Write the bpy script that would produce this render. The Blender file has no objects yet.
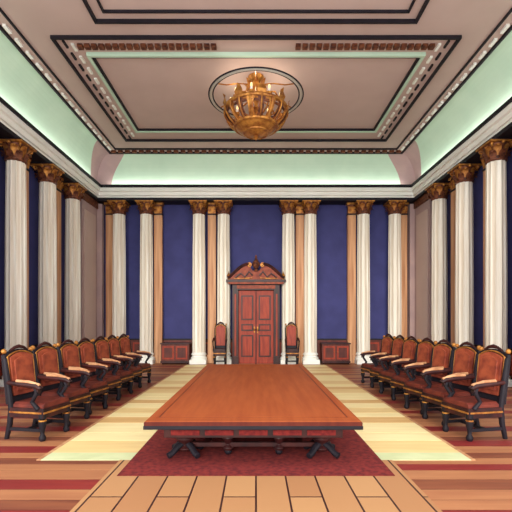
import bpy, math, random
from mathutils import Vector, Matrix
random.seed(3)
S=bpy.context.scene
try:
    S.view_settings.view_transform='Standard'
except Exception: pass

def lin(c):
    c=c/255.0
    return c/12.92 if c<=0.04045 else ((c+0.055)/1.055)**2.4
def rgb(r,g,b): return (lin(r),lin(g),lin(b),1)

def mat(name,c1,c2=None,scale=4,rough=0.6,metal=0.0,stretch=(1,1,1),emit=None,es=0,bump=0,spec=.3):
    m=bpy.data.materials.new(name); m.use_nodes=True
    nt=m.node_tree; b=nt.nodes['Principled BSDF']
    b.inputs['Roughness'].default_value=rough; b.inputs['Metallic'].default_value=metal
    b.inputs['Specular IOR Level'].default_value=spec
    tc=nt.nodes.new('ShaderNodeTexCoord'); mp=nt.nodes.new('ShaderNodeMapping')
    mp.inputs['Scale'].default_value=stretch
    nz=nt.nodes.new('ShaderNodeTexNoise'); nz.inputs['Scale'].default_value=scale; nz.inputs['Detail'].default_value=4
    cr=nt.nodes.new('ShaderNodeValToRGB')
    cr.color_ramp.elements[0].position=.35; cr.color_ramp.elements[1].position=.65
    cr.color_ramp.elements[0].color=c1; cr.color_ramp.elements[1].color=c2 or c1
    nt.links.new(tc.outputs['Object'],mp.inputs['Vector']); nt.links.new(mp.outputs['Vector'],nz.inputs['Vector'])
    nt.links.new(nz.outputs['Fac'],cr.inputs['Fac']); nt.links.new(cr.outputs['Color'],b.inputs['Base Color'])
    if emit:
        b.inputs['Emission Color'].default_value=emit; b.inputs['Emission Strength'].default_value=es
    return m

def plankmat(name,c1,c2,mortar,length,row,rot=0,msize=.012,rough=.5,offset=.5):
    m=bpy.data.materials.new(name); m.use_nodes=True
    nt=m.node_tree; b=nt.nodes['Principled BSDF']; b.inputs['Roughness'].default_value=rough
    b.inputs['Specular IOR Level'].default_value=.25
    tc=nt.nodes.new('ShaderNodeTexCoord'); mp=nt.nodes.new('ShaderNodeMapping')
    mp.inputs['Rotation'].default_value=(0,0,rot)
    br=nt.nodes.new('ShaderNodeTexBrick')
    br.inputs['Color1'].default_value=c1; br.inputs['Color2'].default_value=c2; br.inputs['Mortar'].default_value=mortar
    br.inputs['Scale'].default_value=1; br.inputs['Brick Width'].default_value=length; br.inputs['Row Height'].default_value=row
    br.inputs['Mortar Size'].default_value=msize; br.inputs['Mortar Smooth'].default_value=0; br.offset=offset
    nt.links.new(tc.outputs['Object'],mp.inputs['Vector']); nt.links.new(mp.outputs['Vector'],br.inputs['Vector'])
    nt.links.new(br.outputs['Color'],b.inputs['Base Color'])
    return m

M={}
M['navy']=mat('navy_wall',rgb(66,68,122),rgb(60,62,112),2,.85)
M['mint']=mat('mint_plaster',rgb(200,228,206),rgb(192,222,200),1.5,.8)
M['mauve']=mat('mauve_plaster',rgb(204,182,174),rgb(198,176,168),1.2,.85)
M['mauve2']=mat('mauve_plaster_light',rgb(206,188,182),rgb(200,182,176),1.2,.85)
M['pier']=mat('pier_plaster',rgb(186,160,156),rgb(172,148,148),1.5,.8)
M['white']=mat('white_plaster',rgb(250,250,246),rgb(244,247,240),3,.6)
M['ring']=mat('pale_ring',rgb(188,182,170),rgb(170,168,158),3,.7)
M['shaft']=mat('column_stone',rgb(250,248,238),rgb(218,206,188),5,.5,stretch=(2.2,2.2,.08))
M['tan']=mat('tan_marble',rgb(212,164,122),rgb(176,122,86),5,.5,stretch=(2,2,.1))
M['gold']=mat('gilt',rgb(200,140,66),rgb(138,80,40),9,.4,.45)
M['bronze']=mat('bronze_capital',rgb(136,80,52),rgb(70,38,32),12,.5,.2)
M['dark']=mat('dark_moulding',rgb(30,24,34),rgb(20,17,26),6,.6)
M['darkwood']=mat('dark_wood',rgb(68,28,26),rgb(36,16,20),6,.4,stretch=(1,1,.3))
M['wood']=mat('door_wood',rgb(164,62,38),rgb(134,44,30),5,.5,stretch=(3,3,.4))
M['tabletop']=mat('table_wood',rgb(168,86,46),rgb(154,74,40),3,.6,stretch=(4,.4,1),spec=.12)
M['tableedge']=mat('table_border',rgb(96,40,28),rgb(84,32,26),3,.5,stretch=(4,.4,1),spec=.15)
M['leather']=mat('leather',rgb(164,80,52),rgb(116,48,36),7,.55)
M['seat']=mat('seat_leather',rgb(118,50,38),rgb(84,34,30),7,.55)
M['rug']=mat('rug_wool',rgb(134,46,42),rgb(98,30,34),20,.95)
M['wains']=mat('wainscot_wood',rgb(110,52,40),rgb(78,34,32),5,.5,stretch=(1,1,.3))
M['bulb']=mat('lamp_glass',rgb(255,225,160),None,4,.4,0,emit=(1,.75,.4,1),es=.8)
M['f1']=mat('plank_tan',rgb(180,122,84),rgb(164,106,74),3,.5,stretch=(.3,3,1))
M['f2']=mat('plank_red',rgb(142,50,46),rgb(122,38,40),3,.5,stretch=(.3,3,1))
M['f3']=mat('plank_brown',rgb(140,82,58),rgb(118,64,48),3,.5,stretch=(.3,3,1))
M['gap']=mat('plank_gap',rgb(64,32,32))
M['c1']=mat('cream_plank',rgb(252,234,180),rgb(244,224,166),3,.5,stretch=(.3,3,1))
M['c2']=mat('honey_plank',rgb(226,186,126),rgb(216,172,112),3,.5,stretch=(.3,3,1))
M['c3']=mat('pale_gold_plank',rgb(240,212,150),rgb(232,200,140),3,.5,stretch=(.3,3,1))
M['parq']=plankmat('parquet_planks',rgb(190,144,100),rgb(174,124,86),rgb(60,32,32),3.6,.3,math.pi/2,.009)
M['edge']=mat('pale_border',rgb(216,222,176),rgb(204,212,164),4,.5)

class B:
    def __init__(s): s.v=[];s.f=[];s.m=[];s.mats=[]
    def mi(s,n):
        if n not in s.mats: s.mats.append(n)
        return s.mats.index(n)
    def add(s,vs,fs,mt,T=None):
        o=len(s.v); k=s.mi(mt)
        for p in vs:
            p=Vector(p); s.v.append(T@p if T else p)
        for f in fs: s.f.append([i+o for i in f]); s.m.append(k)
    def box(s,x0,x1,y0,y1,z0,z1,mt,T=None):
        x0,x1=min(x0,x1),max(x0,x1)
        vs=[(x,y,z) for z in(z0,z1) for y in(y0,y1) for x in(x0,x1)]
        s.add(vs,[(0,2,3,1),(4,5,7,6),(0,1,5,4),(2,6,7,3),(0,4,6,2),(1,3,7,5)],mt,T)
    def prism(s,poly,y0,y1,mt,T=None): # poly in xz, extruded in y
        n=len(poly); vs=[(x,y0,z) for x,z in poly]+[(x,y1,z) for x,z in poly]
        fs=[list(range(n)),list(range(2*n-1,n-1,-1))]+[(i,i+n,(i+1)%n+n,(i+1)%n) for i in range(n)]
        s.add(vs,fs,mt,T)
    def lathe(s,prof,mt,seg=24,c=(0,0),T=None,rf=None):
        vs=[];n=len(prof)
        for r,z in prof:
            for i in range(seg):
                a=2*math.pi*i/seg; rr=r*(rf(a,z) if rf else 1)
                vs.append((c[0]+rr*math.cos(a),c[1]+rr*math.sin(a),z))
        fs=[(j*seg+i,j*seg+(i+1)%seg,(j+1)*seg+(i+1)%seg,(j+1)*seg+i) for j in range(n-1) for i in range(seg)]
        fs.append(list(range(seg))[::-1]); fs.append([(n-1)*seg+i for i in range(seg)])
        s.add(vs,fs,mt,T)
    def tube(s,pts,r,mt,seg=8,T=None,closed=False):
        pts=[Vector(p) for p in pts]; n=len(pts)
        rs=r if isinstance(r,list) else [r]*n
        vs=[]; prev=None
        for i,p in enumerate(pts):
            if closed: t=pts[(i+1)%n]-pts[i-1]
            else: t=pts[min(i+1,n-1)]-pts[max(i-1,0)]
            t.normalize()
            u=prev if prev else (Vector((0,0,1)) if abs(t.z)<.9 else Vector((1,0,0)))
            u=(u-t*u.dot(t)).normalized(); prev=u; w=t.cross(u)
            for k in range(seg):
                a=2*math.pi*k/seg; vs.append(p+(u*math.cos(a)+w*math.sin(a))*rs[i])
        m=n if closed else n-1
        fs=[(i*seg+k,i*seg+(k+1)%seg,((i+1)%n)*seg+(k+1)%seg,((i+1)%n)*seg+k) for i in range(m) for k in range(seg)]
        if not closed:
            fs.append(list(range(seg))[::-1]); fs.append([(n-1)*seg+k for k in range(seg)])
        s.add(vs,fs,mt,T)
    def torus(s,R,r,z,mt,seg=48,c=(0,0),T=None,rs=8):
        s.tube([(c[0]+R*math.cos(2*math.pi*i/seg),c[1]+R*math.sin(2*math.pi*i/seg),z) for i in range(seg)],r,mt,rs,T,True)
    def ribbon(s,pts,side,ws,mt,T=None,th=.012):
        side=Vector(side); vs=[]
        for p,w in zip(pts,ws):
            p=Vector(p); vs+= [p-side*w, p+side*w]
        n=len(pts)
        fs=[(2*i,2*i+1,2*i+3,2*i+2) for i in range(n-1)]
        s.add(vs,fs,mt,T)
    def sphere(s,c,r,mt,T=None,seg=12,rz=None):
        rz=rz or r
        s.lathe([(max(1e-4,r*math.sin(math.pi*j/8)),c[2]-rz*math.cos(math.pi*j/8)) for j in range(9)],mt,seg,(c[0],c[1]),T)
    def mesh(s,name,ang=35):
        me=bpy.data.meshes.new(name+'_mesh'); me.from_pydata([tuple(v) for v in s.v],[],s.f)
        for n in s.mats: me.materials.append(M[n])
        me.polygons.foreach_set('material_index',s.m)
        me.polygons.foreach_set('use_smooth',[True]*len(s.f)); me.update()
        me.set_sharp_from_angle(angle=math.radians(ang))
        return me
    def obj(s,name,loc=(0,0,0),rot=0,bevel=0,ang=35):
        me=s.mesh(name,ang); return place(me,name,loc,rot,bevel)
def place(me,name,loc=(0,0,0),rot=0,bevel=0,scale=None):
    o=bpy.data.objects.new(name,me); S.collection.objects.link(o)
    o.location=loc; o.rotation_euler=(0,0,rot)
    if scale: o.scale=scale
    if bevel:
        m=o.modifiers.new('bevel','BEVEL'); m.width=bevel; m.segments=2; m.limit_method='ANGLE'; m.angle_limit=math.radians(40)
    return o

WX=6.3; WY=15.1; Y0=4.2; ZE=5.95; ZC=6.44; CEIL=7.55; FY=2.0
# ---------------- shell
b=B(); b.box(-6.5,6.5,FY,15.3,-.15,0,'gap')
y=FY; k=0; rnd=random.Random(11)
seq=['f1','f2','f1','f3','f1','f2','f3','f1','f2','f1','f1','f3']
while y<15.0:
    h=.17+.1*rnd.random()
    for s in(-1,1):
        b.box(s*.02,s*6.3,y,min(y+h-.012,15.1),0,.003,seq[(k+(3 if s>0 else 0))%len(seq)] if y<7 or rnd.random()<.6 else 'f3')
    y+=h; k+=1
b.obj('floor')
b=B(); b.box(-1.55,1.55,FY,4.55,0.0,.008,'parq'); b.obj('floor_inlay_parquet')
b=B(); b.box(-2.45,2.45,4.8,14.2,0.0,.007,'c2'); b.box(-2.45,2.45,4.55,4.8,0,.009,'edge')
y=4.8; k=0
cs=['c3','c1','c1','c2','c1','c3','c1','c2','c1','c1','c3','c2','c1']
while y<14.1:
    h=.3+.28*rnd.random(); b.box(-2.45,2.45,y,min(y+h-.012,14.2),.007,.009,cs[k%len(cs)]); y+=h;k+=1
b.box(-2.5,-2.45,4.55,14.2,0,.0095,'tan'); b.box(2.45,2.5,4.55,14.2,0,.0095,'tan'); b.obj('floor_inlay_cream')
b=B(); b.box(-6.5,6.5,WY,WY+.2,0,CEIL,'navy'); b.obj('wall_back')
b=B(); b.box(-WX-.2,-WX,Y0,WY,0,CEIL,'navy'); b.obj('wall_left')
b=B(); b.box(WX,WX+.2,Y0,WY,0,CEIL,'navy'); b.obj('wall_right')
b=B(); b.box(-6.5,6.5,Y0,15.3,CEIL,CEIL+.15,'mauve'); b.obj('ceiling')

# wainscot
def wains(name,L,T,w=.8):
    b=B(); b.box(0,L,0,.05,.0,.85,'wains',T); b.box(0,L,-.03,.05,.85,.9,'dark',T); b.box(0,L,-.02,.05,0,.14,'dark',T)
    n=int(L/.75); s=L/n
    for i in range(n):
        b.box(i*s+.1,(i+1)*s-.1,-.015,.03,.24,.76,'wood',T)
        b.box(i*s+.16,(i+1)*s-.16,-.025,.03,.3,.7,'wains',T)
    b.obj(name)
LL=WY-.05-Y0
wains('baseboard_back',12.6,Matrix.Translation((-6.3,15.05,0)))
wains('baseboard_left',LL,Matrix.Translation((-6.25,Y0,0))@Matrix.Rotation(math.pi/2,4,'Z'))
wains('baseboard_right',LL,Matrix.Translation((6.25,15.05,0))@Matrix.Rotation(-math.pi/2,4,'Z'))

# entablature : trim_1
b=B()
def ring(p,z0,z1,mt):
    b.box(-WX,WX,WY-p,WY,z0,z1,mt)
    b.box(-WX,-WX+p,Y0,WY-p,z0,z1,mt); b.box(WX-p,WX,Y0,WY-p,z0,z1,mt)
ring(.56,ZE,ZE+.1,'dark'); ring(.55,ZE+.1,ZE+.16,'white'); ring(.62,ZE+.16,ZE+.29,'white'); ring(.7,ZE+.29,ZE+.42,'white'); ring(.73,ZE+.42,ZC+.03,'dark')
b.obj('trim_1')
# cove : trim_2
b=B()
xs0,ys0=WX-.45,WY-.45; xs1,ys1=5.17,14.17
N=12
def cv(t):
    a=t*math.pi/2; return 1-math.cos(a), math.sin(a)
pr=[cv(i/N) for i in range(N+1)]
X=lambda o: xs0-(xs0-xs1)*o
Y=lambda o: ys0-(ys0-ys1)*o
Z=lambda h: ZC+(CEIL-ZC)*h
def XI(h): return 5.3-.62*h*h
for i in range(N):
    (o0,h0),(o1,h1)=pr[i],pr[i+1]
    xa,xb,ya,yb,za,zb=X(o0),X(o1),Y(o0),Y(o1),Z(h0),Z(h1)
    xi0,xi1=XI(h0),XI(h1)
    b.add([(-xi0,ya,za),(xi0,ya,za),(xi1,yb,zb),(-xi1,yb,zb)],[(0,1,2,3)],'mint')
    e0=.5+.5*h0*h0; e1=.5+.5*h1*h1
    for s in(-1,1):
        b.add([(s*xi0,ya,za),(s*xa,ya,za),(s*xb,yb,zb),(s*xi1,yb,zb)],[(0,1,2,3)],'pier')
        b.add([(s*xa,ya,za),(s*xa,ya-e0,za),(s*xb,yb-e1,zb),(s*xb,yb,zb)],[(0,1,2,3)],'pier')
        b.add([(s*xa,ya-e0,za),(s*xa,Y0,za),(s*xb,Y0,zb),(s*xb,yb-e1,zb)],[(0,1,2,3)],'mint')
b.obj('trim_2')
b=B()
def frame(x0,x1,y0,y1,w,d,mt,z=CEIL):
    b.box(x0,x1,y0,y0+w,z-d,z,mt); b.box(x0,x1,y1-w,y1,z-d,z,mt)
    b.box(x0,x0+w,y0+w,y1-w,z-d,z,mt); b.box(x1-w,x1,y0+w,y1-w,z-d,z,mt)
def dent(x0,x1,y0,y1,mt,st=.16,sz=.09,d=.06,z=CEIL,skip=0,wd=.035):
    if abs(x1-x0)>abs(y1-y0):
        n=int(abs(x1-x0)/st)
        for i in range(n+1):
            x=x0+(x1-x0)*i/n
            if abs(x)<skip: continue
            b.box(x-sz/2,x+sz/2,y0-wd,y0+wd,z-d,z,mt)
    else:
        n=int(abs(y1-y0)/st)
        for i in range(n+1):
            y=y0+(y1-y0)*i/n
            b.box(x0-wd,x0+wd,y-sz/2,y+sz/2,z-d,z,mt)
frame(-5.2,5.2,Y0,14.2,.05,.06,'dark')
dent(-5.0,5.0,14.04,14.04,'bronze',.24,.16,.08)
frame(-4.9,4.9,Y0,13.88,.035,.05,'dark')
for s in(-1,1): dent(s*5.06,s*5.06,Y0+.3,13.8,'white',.4,.22,.05)
b.obj('trim_3')
b=B()
frame(-4.3,4.3,8.35,13.2,.05,.07,'dark')
frame(-3.77,3.77,8.88,12.55,.07,.08,'mint')
frame(-3.69,3.69,8.96,12.47,.045,.06,'dark')
for s in(-1,1): dent(s*4.1,s*4.1,8.6,13.0,'dark',.38,.22,.04,wd=.022)
for s in(-1,1): dent(s*3.95,s*3.95,8.7,12.8,'white',.38,.22,.04,wd=.03)
dent(-3.8,3.8,8.66,8.66,'bronze',.15,.11,.07,skip=.85,wd=.06)
b.obj('trim_4')
b=B()
frame(-3.2,3.2,4.6,7.95,.05,.07,'dark'); frame(-2.95,2.95,4.85,7.7,.035,.05,'dark')
b.obj('trim_5')

# chandelier (origin at ceiling)
CY=9.8
b=B()
b.lathe([(.02,-.14),(.07,-.13),(.15,-.07),(.2,-.02),(.2,0)],'gold',24)
b.lathe([(.02,-.75),(.04,-.7),(.06,-.62),(.12,-.52),(.15,-.44),(.07,-.36),(.05,-.32),(.1,-.27),(.06,-.2),(.03,-.16),(.03,-.1)],'gold',20)
b.torus(1.1,.032,-.48,'ring',64); b.torus(1.15,.016,-.48,'dark',64); b.torus(1.05,.016,-.48,'dark',64)
for i in range(6):
    T=Matrix.Rotation(2*math.pi*(i+.5)/6,4,'Z')
    b.tube([(.05,0,-.34),(.25,0,-.24),(.5,0,-.3),(.8,0,-.42),(1.04,0,-.46)],.016,'gold',6,T)
b.torus(.75,.045,-.82,'gold'); b.torus(.72,.03,-.93,'bronze'); b.torus(.52,.04,-1.22,'gold'); b.torus(.3,.03,-1.36,'gold',32)
b.lathe([(.52,-1.22),(.45,-1.29),(.3,-1.37),(.12,-1.42),(.05,-1.44),(.08,-1.48),(.01,-1.54)],'gold',24)
b.lathe([(.05,-1.4),(.12,-1.3),(.2,-1.15),(.12,-.98),(.06,-.86),(.12,-.78),(.03,-.7)],'gold',20)
for i in range(18):
    T=Matrix.Rotation(2*math.pi*i/18,4,'Z')
    b.ribbon([(.76,0,-.84),(.74,0,-.97),(.66,0,-1.1),(.52,0,-1.22)],(0,1,0),[.1,.07,.06,.07],'gold' if i%2 else 'bronze',T)
    b.tube([(.78,0,-.82),(.77,0,-.95),(.68,0,-1.1),(.54,0,-1.23)],.02,'gold',6,T)
    if i%2==0: b.ribbon([(.76,0,-.82),(.81,0,-.72),(.79,0,-.62),(.84,0,-.56)],(0,1,0),[.09,.11,.06,.01],'gold',T)
for i in range(9):
    T=Matrix.Rotation(2*math.pi*(i+.5)/9,4,'Z')
    b.tube([(.1,0,-1.0),(.3,0,-1.02),(.5,0,-.95),(.6,0,-.8),(.62,0,-.72)],.02,'gold',6,T)
    b.lathe([(.02,-.74),(.06,-.71),(.07,-.67)],'gold',10,(.62,0),T)
    b.lathe([(.028,-.69),(.028,-.58)],'white',8,(.62,0),T)
    b.sphere((.62,0,-.54),.03,'bulb',T,8,.055)
for i in range(8):
    T=Matrix.Rotation(2*math.pi*i/8,4,'Z')
    b.tube([(.75,0,-.8),(.62,0,-.6),(.42,0,-.52),(.26,0,-.5),(.12,0,-.46)],.02,'gold',6,T)
    b.ribbon([(.14,0,-.46),(.24,0,-.34),(.22,0,-.22),(.32,0,-.14)],(0,1,0),[.07,.1,.07,.01],'gold',T)
b.obj('chandelier',(0,CY,CEIL-.005))

# ---------------- columns
def flute(a,z): return 1-.09*abs(math.sin(a*6+.0))**.7
def capital(b,r,z0,z1):
    h=z1-z0
    b.lathe([(r,z0),(r*1.18,z0+.02),(r*1.18,z0+.05),(r*.98,z0+.07),(r*1.05,z0+h*.5),(r*1.4,z0+h*.85)],'bronze',24)
    for lev,(hh,n,ph) in enumerate([(.45,8,0),(.72,8,.5)]):
        for i in range(n):
            T=Matrix.Rotation(2*math.pi*(i+ph)/n,4,'Z'); zb=z0+.06+lev*.06; zt=z0+h*hh
            b.ribbon([(r*1.04,0,zb),(r*1.15,0,(zb+zt)/2),(r*1.35,0,zt-.02),(r*1.6,0,zt),(r*1.66,0,zt-.05)],(0,1,0),[.06,.085,.075,.05,.015],'gold' if lev else 'bronze',T)
    for i in range(4):
        T=Matrix.Rotation(math.pi/4+math.pi/2*i,4,'Z')
        pts=[]
        for k in range(12):
            a=k*.75; rr=.075*(1-k/14)
            pts.append((r*1.55+rr*math.cos(a+1.57),0,z0+h*.78+rr*math.sin(a+1.57)))
        b.tube(pts,.022,'gold',6,T)
        b.tube([(r*1.05,0,z0+h*.5),(r*1.25,0,z0+h*.75),(r*1.55,0,z0+h*.86)],.02,'gold',6,T)
    q=r*1.55
    b.box(-q,q,-q,q,z1-.08,z1-.04,'gold'); b.box(-q*.93,q*.93,-q*.93,q*.93,z1-.04,z1,'dark')
    for s in(-1,1): b.sphere((0,s*(q-.02),z1-.08),.045,'gold',None,8)
def column():
    b=B(); r=.24
    b.box(-.3,.3,-.3,.3,0.003,.16,'white')
    b.lathe([(.29,.16),(.3,.2),(.29,.24),(.25,.26),(.245,.3),(.28,.33),(.27,.37),(.245,.39),(.24,.42)],'white',32)
    b.lathe([(r,.42),(r*1.0,2.0),(r*.97,3.8),(r*.9,5.5)],'shaft',96,rf=flute)
    capital(b,r*.88,5.46,ZE)
    return b.mesh('column',50)
cm=column()
def pil(w=.3,d=.16,name='pilaster',m='tan'):
    b=B()
    b.box(-w/2-.03,w/2+.03,-d-.03,0,0.003,.3,m); b.box(-w/2,w/2,-d,0,.3,5.5,m)
    b.box(-w/2+.06,w/2-.06,-d-.015,-d,.5,5.35,m)
    b.box(-w/2-.02,w/2+.02,-d-.02,0,5.5,5.55,'dark')
    b.box(-w/2,w/2,-d,0,5.55,5.88,'bronze')
    for x in(-w*.3,0,w*.3):
        b.ribbon([(x,-d-.01,5.56),(x,-d-.03,5.7),(x,-d-.08,5.8),(x,-d-.1,5.78)],(1,0,0),[.05,.06,.04,.01],'gold')
    b.box(-w/2-.05,w/2+.05,-d-.05,0,5.88,ZE,'gold')
    return b.mesh(name)
pm=pil(); pms=pil(.34,.24)
cyb=WY-.39
for x in(-5.03,-4.03,-2.1,-1.19,1.19,2.0,3.95,5.1): place(cm,'column',(x,cyb,0))
for x in(-5.43,-3.64,-1.64,1.63,3.56,5.47): place(pm,'pilaster',(x,WY-.085,0))
for s in(-1,1):
    for y in(12.9,11.35,9.85,8.3,6.8,5.3): place(cm,'column',(s*(WX-.39),y,0))
    for y in(12.1,10.35,8.85,7.3,5.8): place(pms,'pilaster',(s*(WX-.085),y,0),-s*math.pi/2 if s>0 else math.pi/2)
# corner piers
for s in(-1,1):
    b=B(); q=WX-.085
    b.box(s*q,s*(WX-.42),13.55,WY-.31,0.003,5.9,'pier'); 
    b.box(s*q,s*5.7,WY-.3,WY-.085,0.003,5.9,'pier')
    b.box(s*(WX-.45),s*(WX-.42),13.7,14.6,.9,5.4,'mauve')
    b.box(s*q,s*(WX-.47),13.5,WY-.1,5.7,5.94,'bronze')
    b.box(s*q,s*(WX-.46),13.5,WY-.1,0.003,.5,'wains')
    b.obj('corner_pier')

# ---------------- door portal
b=B(); F=14.55
b.box(-.64,.64,F+.12,F+.2,0.003,2.68,'wood')
for s in(-1,1):
    for (za,zb) in((.25,1.05),(1.2,1.45),(1.6,2.5)):
        xa,xb=sorted((s*.1,s*.54)); b.box(xa,xb,F+.09,F+.12,za,zb,'darkwood'); b.box(xa+.05,xb-.05,F+.07,F+.1,za+.05,zb-.05,'wood')
    b.sphere((s*.06,F+.06,1.25),.04,'gold'); b.box(s*.06-.02,s*.06+.02,F+.1,F+.125,1.12,1.36,'gold')
b.box(-.015,.015,F+.09,F+.13,0.003,2.68,'dark')
b.obj('door_1')
b=B()
for s in(-1,1):
    b.box(s*.645,s*.86,F,WY-.06,0.003,2.7,'darkwood')
    xa,xb=sorted((s*.72,s*.78)); b.box(xa,xb,F-.03,F,.3,2.55,'wood')
    b.box(s*.63,s*.87,F-.05,F,0.003,.28,'darkwood')
b.box(-.86,.86,F,WY-.06,2.7,2.9,'darkwood'); b.box(-.7,.7,F-.02,F,2.74,2.86,'leather')
b.box(-1.0,1.0,F-.14,F-.03,2.9,2.97,'leather'); b.box(-.85,.85,F-.1,F+.2,2.9,3.05,'darkwood')
b.box(-1.08,1.08,F-.16,F-.03,2.97,3.06,'darkwood')
def py(t): return .5*(math.sin(t*math.pi/2)**1.2)
arc=[(-1.0,3.04)]
for i in range(9):
    t=i/8; arc.append((-.98+.72*t,3.08+py(t)))
arc+=[(-.2,3.5),(-.12,3.38),(.12,3.38),(.2,3.5)]
for i in range(9):
    t=1-i/8; arc.append((.98-.72*t,3.08+py(t)))
arc.append((1.0,3.04)); arc=arc[::-1]
b.prism(arc,F-.12,F-.03,'leather')
for s in(-1,1):
    b.tube([(s*(1.02-.76*t),F-.13,3.12+py(t)) for t in [i/8 for i in range(9)]],.055,'darkwood')
    b.tube([(s*.24+.09*(1-k/16)*math.cos(k*.7)*s,F-.14,3.58+.09*(1-k/16)*math.sin(k*.7)) for k in range(14)],.03,'gold',6)
    b.lathe([(.06,3.05),(.03,3.12),(.08,3.2),(.02,3.3),(.01,3.36)],'gold',12,(s*.98,F-.1))
    b.tube([(s*.12,F-.14,3.2),(s*.25,F-.15,3.34),(s*.4,F-.15,3.15),(s*.55,F-.15,3.28),(s*.75,F-.14,3.12)],.03,'darkwood',6)
    b.tube([(s*.15,F-.14,3.12),(s*.4,F-.15,3.1),(s*.8,F-.14,3.1)],.02,'gold',6)
b.lathe([(.1,3.36),(.05,3.44),(.13,3.56),(.15,3.64),(.07,3.76),(.03,3.84),(.045,3.88),(.005,3.96)],'bronze',16,(0,F-.09))
b.obj('door_frame')

# ---------------- table
b=B()
tx=1.17;ty0=4.27;ty1=9.8;H=.5
b.prism([(-tx,H-.06),(-tx+.03,H-.085),(tx-.03,H-.085),(tx,H-.06),(tx,H-.012),(tx-.012,H),(-tx+.012,H),(-tx,H-.012)],ty0,ty1,'tableedge')
b.box(-tx+.13,tx-.13,ty0+.2,ty1-.3,H-.01,H+.004,'tabletop')
b.box(-tx+.012,tx-.012,ty0+.001,ty0+.18,H-.005,H+.003,'tabletop'); b.box(-tx+.012,tx-.012,ty1-.27,ty1,H-.005,H+.003,'tabletop')
for s in(-1,1): b.box(s*(tx-.115),s*(tx-.012),ty0+.18,ty1-.27,H-.005,H+.003,'tabletop')
b.box(-tx-.004,tx+.004,ty0-.006,ty1+.006,H-.085,H-.045,'dark')
b.box(-1.0,1.0,ty0+.2,ty1-.2,.27,H-.07,'darkwood')
b.box(-1.02,1.02,ty0+.17,ty1-.17,H-.12,H-.07,'dark')
for i in range(5):
    b.box(-.92+i*.38,-.6+i*.38,ty0+.185,ty0+.2,.3,H-.14,'rug')
ly=[ty0+.45,ty0+1.95,ty0+3.5,ty1-.45]
for y in ly:
    for x in(-.8,-.3,.3,.8):
        big=abs(x)>.5
        r=.1 if big else .06
        b.lathe([(r*.9,.06),(r*1.1,.09),(r*.6,.13),(r*1.15,.2),(r*.8,.27),(r*1.2,.31)],'darkwood',16,(x,y))
        if big:
            for k in range(4):
                T=Matrix.Translation((x,y,0))@Matrix.Rotation(math.pi/2*k+math.pi/4,4,'Z')
                b.tube([(.04,0,.14),(.12,0,.11),(.19,0,.055),(.24,0,.04)],[.04,.04,.035,.038],'dark',8,T)
        else: b.sphere((x,y,.045),.045,'dark',None,10)
    b.box(-.8,.8,y-.03,y+.03,.1,.15,'darkwood')
for x in(-.55,.55): b.box(x-.04,x+.04,ly[0],ly[-1],.1,.14,'darkwood')
b.obj('conference_table',(-.03,0,.013),bevel=.004)
b=B(); b.box(-1.42,1.42,4.08,10.0,0.009,.013,'rug')
b.obj('rug')

# ---------------- chair
def chair(back='leather',seat='seat',arm='tan'):
    b=B(); w=.27
    b.prism([(-w,.3),(w,.3),(w,.43),(-w,.43)],-.28,.26,'darkwood')
    b.prism([(-w+.02,.43),(w-.02,.43),(w-.02,.47),(w-.06,.5),(-w+.06,.5),(-w+.02,.47)],-.27,.2,seat)
    b.box(-w,w,-.292,-.28,.36,.385,'gold')
    for s in(-1,1): b.box(s*w,s*(w+.01),-.26,.24,.36,.385,'gold')
    for s in(-1,1):
        b.lathe([(.03,0),(.042,.02),(.046,.05),(.026,.09),(.03,.14),(.046,.2),(.05,.25),(.03,.28),(.048,.3),(.048,.36)],'dark',12,(s*.235,-.24))
        b.torus(.04,.012,.27,'gold',12,(s*.235,-.24))
        b.tube([(s*.24,.31,0),(s*.24,.26,.2),(s*.235,.24,.42),(s*.25,.27,.7),(s*.25,.33,1.08)],[.03,.036,.04,.035,.03],'dark',8)
        b.tube([(s*.26,.27,.76),(s*.28,.1,.75),(s*.29,-.1,.74),(s*.29,-.2,.73),(s*.29,-.26,.70),(s*.29,-.24,.665),(s*.29,-.21,.68)],[.028,.034,.038,.04,.036,.028,.02],'darkwood',8)
        b.tube([(s*.265,-.2,.42),(s*.28,-.12,.52),(s*.29,-.2,.64),(s*.29,-.18,.71)],[.034,.028,.028,.03],'dark',8)
        b.tube([(s*.29,-.25,.745),(s*.29,-.08,.785),(s*.28,.12,.79)],.022,arm,6)
        b.box(s*.24-.018,s*.24+.018,-.24,.27,.12,.16,'dark')
    b.box(-.235,.235,-.02,.02,.12,.16,'dark')
    T=Matrix.Translation((0,.25,.47))@Matrix.Rotation(math.radians(-7),4,'X')
    def arch(wd,z0,z1,rise,n=10):
        p=[(-wd,z0),(wd,z0)]
        for i in range(n+1):
            t=1-2*i/n; p.append((wd*t,z1+rise*(1-t*t)))
        return p
    b.prism(arch(.26,0.0,.66,.07),0,.055,'dark',T)
    b.prism(arch(.2,.1,.62,.06),-.035,0,back,T)
    b.prism(arch(.15,.16,.57,.05),-.055,-.03,back,T)
    pts=[(-.225,-.012,.08)]+[(-.225,-.012,.3)]+[(.225*t,-.012,.63+.07*(1-t*t)) for t in [-1+2*i/10 for i in range(11)]]+[(.225,-.012,.3),(.225,-.012,.08)]
    b.tube(pts,.013,'gold',6,T)
    for s in(-1,1): b.sphere((s*.24,.02,.71),.035,'gold',T,8)
    b.tube([(-.16,.01,.71),(-.08,0,.75),(0,0,.765),(.08,0,.75),(.16,.01,.71)],[.015,.022,.03,.022,.015],'darkwood',8,T)
    return b.mesh('armchair')
am=chair()
for s in(-1,1):
    for i in range(7):
        place(am,'armchair',(s*(3.0+.02*(i%2)),5.55+.74*i,0.003),s*math.radians(-78),.004)
am2=chair('wood','darkwood','darkwood')
for s in(-1,1):
    place(am2,'hall_chair',(s*1.24,13.8,.009),0,.004,(.78,.8,1.22))
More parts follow.
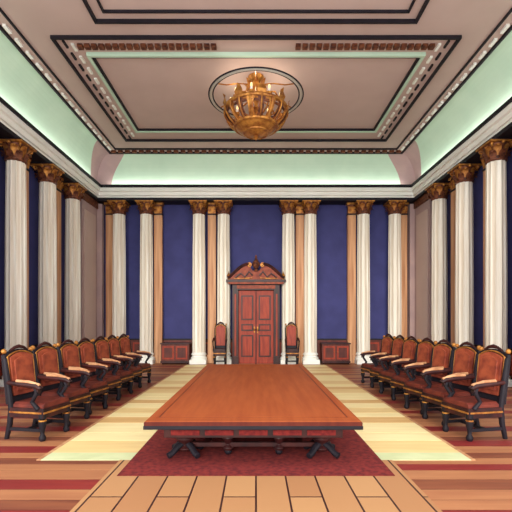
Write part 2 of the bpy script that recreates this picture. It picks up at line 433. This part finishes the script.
def cab(w):
    b=B()
    b.box(-w/2,w/2,-.2,.2,.1,.72,'wains'); b.box(-w/2-.03,w/2+.03,-.23,.2,.72,.77,'darkwood'); b.box(-w/2-.02,w/2+.02,-.22,.2,.04,.12,'darkwood')
    for s in(-1,1):
        xa,xb=sorted((s*.03,s*(w/2-.05))); b.box(xa,xb,-.215,-.2,.18,.66,'wood'); b.box(xa+.06,xb-.06,-.225,-.21,.24,.6,'wains')
        b.sphere((s*.06,-.235,.45),.02,'gold',None,8)
        for y in(-.17,.15): b.lathe([(.02,0),(.035,.03),(.03,.06)],'darkwood',10,(s*(w/2-.05),y))
    return b.mesh('sideboard')
cabm=cab(1.0)
for x in(-2.92,2.88): place(cabm,'sideboard',(x,14.6,0.003),0,.005)

# ---------------- lights
w=bpy.data.worlds.new('World'); S.world=w; w.use_nodes=True
bg=w.node_tree.nodes['Background']; bg.inputs[0].default_value=(1,.98,.955,1); bg.inputs[1].default_value=2.5
def light(name,t,loc,e,col,size=None,rot=None,sy=None):
    l=bpy.data.lights.new(name,t); l.energy=e; l.color=col
    if t=='POINT': l.shadow_soft_size=size
    if t=='SUN': l.angle=size
    if t=='AREA': l.shape='RECTANGLE'; l.size=size; l.size_y=sy
    o=bpy.data.objects.new(name,l); S.collection.objects.link(o); o.location=loc
    if rot: o.rotation_euler=rot
    return o
for i in range(9):
    a=2*math.pi*(i+.5)/9
    light('candle_light','POINT',(.62*math.cos(a),CY+.62*math.sin(a),CEIL-.42),3,(1,.86,.68),.03)
# unseen fill lights added above the cornice ledge to brighten cove and ceiling
for s in(-1,1):
    o=light('ceiling_fill_light','AREA',(s*5.68,9.3,ZC+.06),34,(1,.95,.88),.12,None,9.8); o.rotation_euler=(0,math.pi+s*math.radians(35),0)
o=light('ceiling_fill_light','AREA',(0,14.48,ZC+.06),32,(1,.95,.88),10.8,None,.12); o.rotation_euler=(math.pi-math.radians(35),0,0)
sun=light('daylight','SUN',(0,-3,8),2.0,(1,.94,.84),.35)
sun.rotation_euler=Vector((.12,.93,-.25)).to_track_quat('-Z','Y').to_euler()

cam=bpy.data.cameras.new('camera'); co=bpy.data.objects.new('camera',cam); S.collection.objects.link(co)
co.location=(0,0,1.6); co.rotation_euler=(math.pi/2,0,0); cam.lens=400/512*36; cam.sensor_width=36; cam.shift_y=.125
S.camera=co
